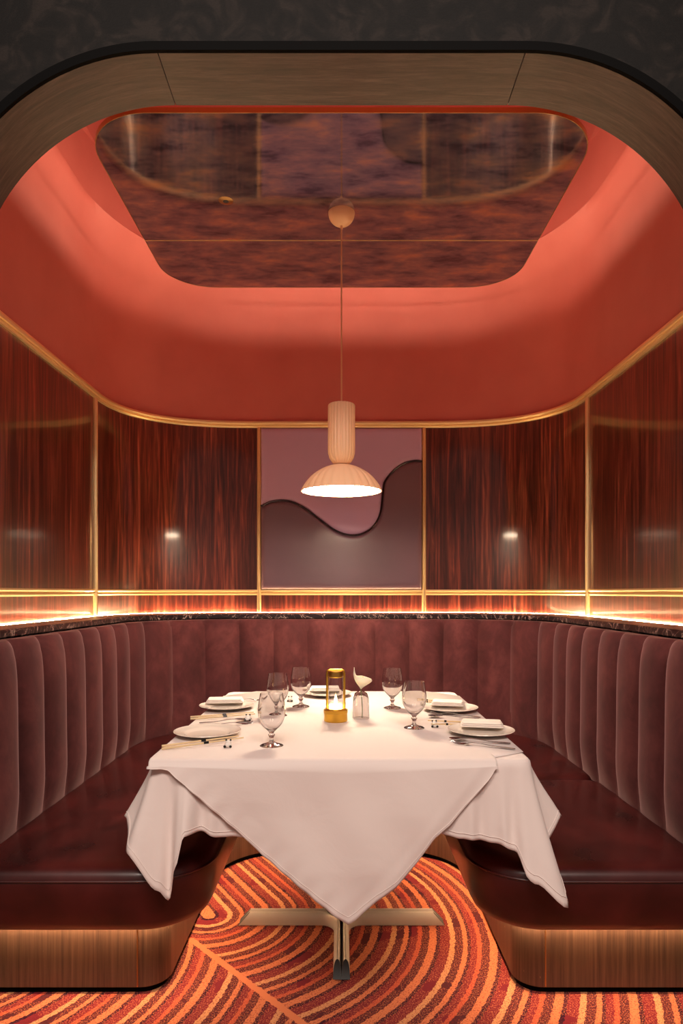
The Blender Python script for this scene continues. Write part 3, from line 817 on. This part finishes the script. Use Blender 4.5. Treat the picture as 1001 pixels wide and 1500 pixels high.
# plates
def plate():
    e = empty('plate', at(304, 1077), '', 'plate', 'white china plates on the table')
    p = [(0.0003, 0.002), (0.050, 0.002), (0.052, 0.0), (0.056, 0.0), (0.058, 0.002), (0.075, 0.007), (0.106, 0.0145), (0.1075, 0.0155), (0.107, 0.0168), (0.090, 0.0125), (0.078, 0.0115), (0.074, 0.0095), (0.066, 0.0055), (0.060, 0.0045), (0.0003, 0.0045)]
    MB().lathe(p, 64).build('dish', M['china'], e, angle=50)
    MB().tube([(0.1068*math.cos(a*PI/32), 0.1068*math.sin(a*PI/32), 0.0164) for a in range(64)], 0.0012, 6, closed=True).build('rim', M['china'], e)
    return e
p0 = plate(); p0['label'] = 'empty white plate at the front left of the table'
PL = [(332, 1038, 'white plate with folded napkin at the rear left of the table'), (660, 1041, 'white plate with napkin at the rear right of the table'),
      (705, 1075, 'white plate with napkin at the front right of the table'), (480, 1019, 'white plate with napkin at the head of the table behind the lantern')]
for px, py, lab in PL: dup(p0, at(px, py), 0, lab)
# napkins: folded in layers
def napkin(px, py, rz, lab, L=0.15, W=0.085, hh=0.0165):
    x, y, z = at(px, py); e = empty('napkin', (x, y, z+0.0172), lab, 'napkin', 'folded white napkins on the plates', rz)
    for k in range(3):
        s_ = 1-0.05*k; mb = MB(); rows = []
        N = 24
        outl = rrect(-L/2*s_, L/2*s_, -W/2*s_, W/2*s_, 0.008, 4)
        z0 = k*0.0052; mb = slab(outl, 0, 0, [(0.003, z0), (0.0, z0+0.0015), (0.0, z0+0.0035), (0.003, z0+0.005)])
        mb.build('fold', M['napkin'], e, angle=60)
napkin(330, 1034, 0.12, 'folded white napkin lying on the rear left plate')
napkin(656, 1038, -0.25, 'folded white napkin lying on the rear right plate', 0.13)
napkin(706, 1070, -0.2, 'folded white napkin lying on the front right plate', 0.14)
napkin(478, 1016, 0.05, 'folded white napkin on the plate behind the lantern', 0.15)
# chopsticks and panda rests
def stick(px0, py0, px1, py1, lab, z0=0.0045, z1=0.014):
    a = Vector(at(px0, py0)); b = Vector(at(px1, py1)); d = b-a; L = 0.235; c = (a+b)/2
    rz = math.atan2(d.y, d.x)
    a0 = a+Vector((0, 0, z0))
    e = empty('chopstick', a0, lab, 'chopstick', 'bamboo chopsticks on rests', rz)
    LL = d.length; sl = (z1-z0)/LL
    MB().tube([(LL*t, 0, sl*LL*t) for t in (0, 0.3, 0.6, 1)], [0.0034, 0.0031, 0.0026, 0.0020], 8).build('shaft', M['bamboo'], e)
    MB().tube([(LL*t, 0, sl*LL*t) for t in (0.50, 0.56)], 0.0037, 8).build('wrapper_band', M['black_glaze'], e)
stick(237, 1099, 357, 1087, 'nearer bamboo chopstick at the front left place')
stick(237, 1095, 350, 1084.5, 'farther bamboo chopstick at the front left place')
stick(279, 1055, 374, 1051, 'nearer bamboo chopstick at the rear left place')
stick(279, 1052, 372, 1048.6, 'farther bamboo chopstick at the rear left place')
stick(681, 1059.5, 627, 1061, 'farther bamboo chopstick at the front right place')
stick(680, 1063, 632, 1066.5, 'nearer bamboo chopstick at the front right place')
stick(640, 1028, 613, 1029, 'farther bamboo chopstick at the rear right place behind the goblet')
stick(640, 1030.5, 613, 1032, 'nearer bamboo chopstick at the rear right place behind the goblet')
def rest(px, py, lab, rz=0):
    e = empty('chopstick_rest', at(px, py), lab, 'chopstick rest', 'panda chopstick rests', rz)
    MB().sphere((0, 0, 0.0085), 0.0095, 1.1, 0.9, 0.85).build('body', M['white_glaze'], e)
    MB().sphere((0, 0.010, 0.0135), 0.0080, 1.05, 0.95, 0.95).build('head', M['white_glaze'], e)
    for s_ in (1, -1):
        MB().sphere((s_*0.0065, 0.010, 0.0205), 0.0030, 1, 1.01, 1, 10, 8).build('ear', M['black_glaze'], e)
        MB().sphere((s_*0.0085, -0.006, 0.0042), 0.0042, 1, 1.01, 1, 10, 8).build('paw', M['black_glaze'], e)
rest(334, 1095, 'tiny panda chopstick rest at the front left place')
rest(363, 1056, 'tiny panda chopstick rest at the rear left place')
rest(637, 1065.5, 'tiny panda chopstick rest at the front right place')
rest(425, 1028, 'tiny panda chopstick rest left of the rear left goblet')
# forks and spoons
def fork_mesh():
    mb = MB(); rows = []
    prof = [(0.0, 0.0055, 0.002), (0.02, 0.0060, 0.0025), (0.06, 0.0035, 0.004), (0.105, 0.0022, 0.008), (0.125, 0.0035, 0.0085), (0.138, 0.0105, 0.006), (0.150, 0.0120, 0.003)]
    prof = catmull(prof, 4)
    rows = [[(x, -w_, z), (x, 0, z-0.0006), (x, w_, z), (x, w_, z+0.0014), (x, 0, z+0.001), (x, -w_, z+0.0014)] for x, w_, z in prof]
    mb.grid(rows, close_u=True); e = (len(rows)-1)*6; mb.f += [tuple(range(6)), tuple(e+i for i in reversed(range(6)))]
    for t in range(4):
        yc = -0.0105+0.007*t
        mb.tube([(0.149, yc, 0.0038), (0.165, yc, 0.0025), (0.180, yc, 0.005), (0.192, yc*0.96, 0.0095)], [0.0017, 0.0015, 0.0013, 0.0008], 6)
    return mb
def spoon_mesh():
    mb = MB()
    prof = catmull([(0.0, 0.0055, 0.002), (0.02, 0.0060, 0.0025), (0.06, 0.0035, 0.004), (0.105, 0.0022, 0.009), (0.125, 0.004, 0.009), (0.14, 0.015, 0.006), (0.158, 0.0205, 0.003), (0.175, 0.017, 0.004), (0.186, 0.004, 0.0075)], 4)
    rows = [[(x, -w_, z+w_*0.18), (x, 0, z-0.0008), (x, w_, z+w_*0.18), (x, w_, z+w_*0.18+0.0012), (x, 0, z+0.0008), (x, -w_, z+w_*0.18+0.0012)] for x, w_, z in prof]
    mb.grid(rows, close_u=True); e = (len(rows)-1)*6; mb.f += [tuple(range(6)), tuple(e+i for i in reversed(range(6)))]
    return mb
FM = fork_mesh().build('fork', M['steel'], angle=60); SM = spoon_mesh().build('spoon', M['steel'], angle=60)
used = set()
def cutlery(src, px0, py0, px1, py1, lab, cat, grp):
    a = Vector(at(px0, py0)); b = Vector(at(px1, py1)); d = b-a
    o = src if src.name not in used else src.copy()
    if o is src: used.add(src.name)
    else: COL.objects.link(o)
    o.location = a+Vector((0, 0, 0.0004)); o.rotation_euler = (0, 0, math.atan2(d.y, d.x)); tag(o, lab, cat, grp)
GF = 'steel forks beside the plates'; GS = 'steel spoons beside the plates'
cutlery(FM, 755, 1098.5, 657, 1089, 'steel fork at the front right place, nearest the table edge', 'fork', GF)
cutlery(SM, 748, 1090.5, 664, 1085, 'steel spoon at the front right place, right behind the fork', 'spoon', GS)
cutlery(FM, 704, 1051.5, 626, 1045, 'steel fork in front of the rear right plate', 'fork', GF)
cutlery(SM, 702, 1054.5, 634, 1051, 'steel spoon in front of the rear right fork, right behind the chopsticks', 'spoon', GS)
cutlery(FM, 290, 1065, 368, 1061, 'steel fork behind the front left plate', 'fork', GF)
cutlery(SM, 292, 1060.5, 368, 1056, 'steel spoon behind the front left plate, farther than its fork', 'spoon', GS)
cutlery(FM, 322, 1029, 386, 1026, 'steel fork behind the rear left plate', 'fork', GF)

# lantern
lx, ly, lz = at(492, 1056)
la = empty('table_lantern', (lx, ly, lz), 'small gold cordless table lantern with a glass cylinder, lit', 'lantern')
MB().lathe([(0.0003, 0), (0.040, 0), (0.042, 0.002), (0.042, 0.030), (0.0435, 0.031), (0.0435, 0.041), (0.041, 0.043), (0.036, 0.043), (0.034, 0.046), (0.0003, 0.046)], 48).build('base', M['gold'], la, angle=30)
MB().lathe([(0.0290, 0.047), (0.0290, 0.176), (0.0275, 0.176), (0.0275, 0.047)], 40).build('glass_cylinder', M['glass'], la)
fr = MB()
for sx in (1, -1):
    pass
loop = [(-0.0315, 0.046), (-0.0315, 0.172), (-0.029, 0.181), (-0.021, 0.1845), (0.021, 0.1845), (0.029, 0.181), (0.0315, 0.172), (0.0315, 0.046)]
fr.tube([(x, 0, z) for x, z in loop], 0.0036, 8)
fr.build('frame', M['gold'], la)
MB().lathe([(0.0003, 0.180), (0.024, 0.180), (0.026, 0.177), (0.026, 0.160), (0.0245, 0.1575), (0.0225, 0.160), (0.0003, 0.160)], 32).build('lamp_head', M['gold'], la, angle=30)
MB().lathe([(0.0003, 0.1585), (0.021, 0.1585), (0.021, 0.1595), (0.0003, 0.1595)], 32).build('light_disc', M['lamp_glow'], la)
MB().lathe([(0.0003, 0.046), (0.024, 0.046), (0.024, 0.058), (0.020, 0.060), (0.0003, 0.060)], 24).build('reflector_glow', M['lamp_glow'], la)  # given its own emission, standing in for lamp light falling on it
MB().lathe([(0.0003, 0.060), (0.006, 0.062), (0.0065, 0.072), (0.0045, 0.084), (0.0015, 0.094), (0.0003, 0.096)], 16).build('flame', M['lamp_glow'], la)

# flower in an upturned glass
vx, vy, vz = at(529, 1052)
va = empty('vase', (vx, vy, vz), 'clear upturned glass used as a bud vase right of the lantern', 'vase')
MB().lathe([(0.030, 0.0), (0.031, 0.001), (0.030, 0.045), (0.0285, 0.075), (0.023, 0.092), (0.012, 0.099), (0.006, 0.100), (0.005, 0.0985), (0.011, 0.0972), (0.0215, 0.0905), (0.0268, 0.0745), (0.0283, 0.045), (0.0288, 0.001)], 40).build('glass_dome', M['glass'], va)
fa = empty('calla_lily', (vx, vy, vz), 'single cream calla lily standing in the glass vase', 'flower')
stp = catmull([(0.004, 0, 0.001), (0.005, 0, 0.03), (0.003, 0, 0.07), (0.0, 0, 0.102), (-0.001, 0, 0.118), (-0.001, 0, 0.128)], 4)
MB().tube(stp, [0.0016]*len(stp), 8).build('stem', M['stem'], fa)
rows = []
for i in range(15):
    u = i/14; row = []
    for k in range(33):
        a = 2*PI*k/32
        ca, sa = math.cos(a), math.sin(a)
        tip = math.exp(-((a-PI)/0.42)**2); e = u*u
        r = 0.0022+0.034*math.sin(min(1, u*1.15)*PI/2)**1.3*(1-0.12*max(0, u-0.75)*4)
        row.append((0.004*u+ca*r*(1.08 if ca > 0 else 0.85)-tip*e*0.002, sa*r*0.8, 0.108+0.046*u+tip*e*0.034-0.010*e*max(0, ca)))
    rows.append(row)
o = MB().grid(rows).build('spathe', M['petal'], fa, angle=80); md = o.modifiers.new('t', 'SOLIDIFY'); md.thickness = 0.0008
MB().tube([(0.001, 0, 0.124), (0.004, 0, 0.140), (0.008, -0.001, 0.153)], [0.0022, 0.0028, 0.0016], 8).build('spadix', M['spadix'], fa)
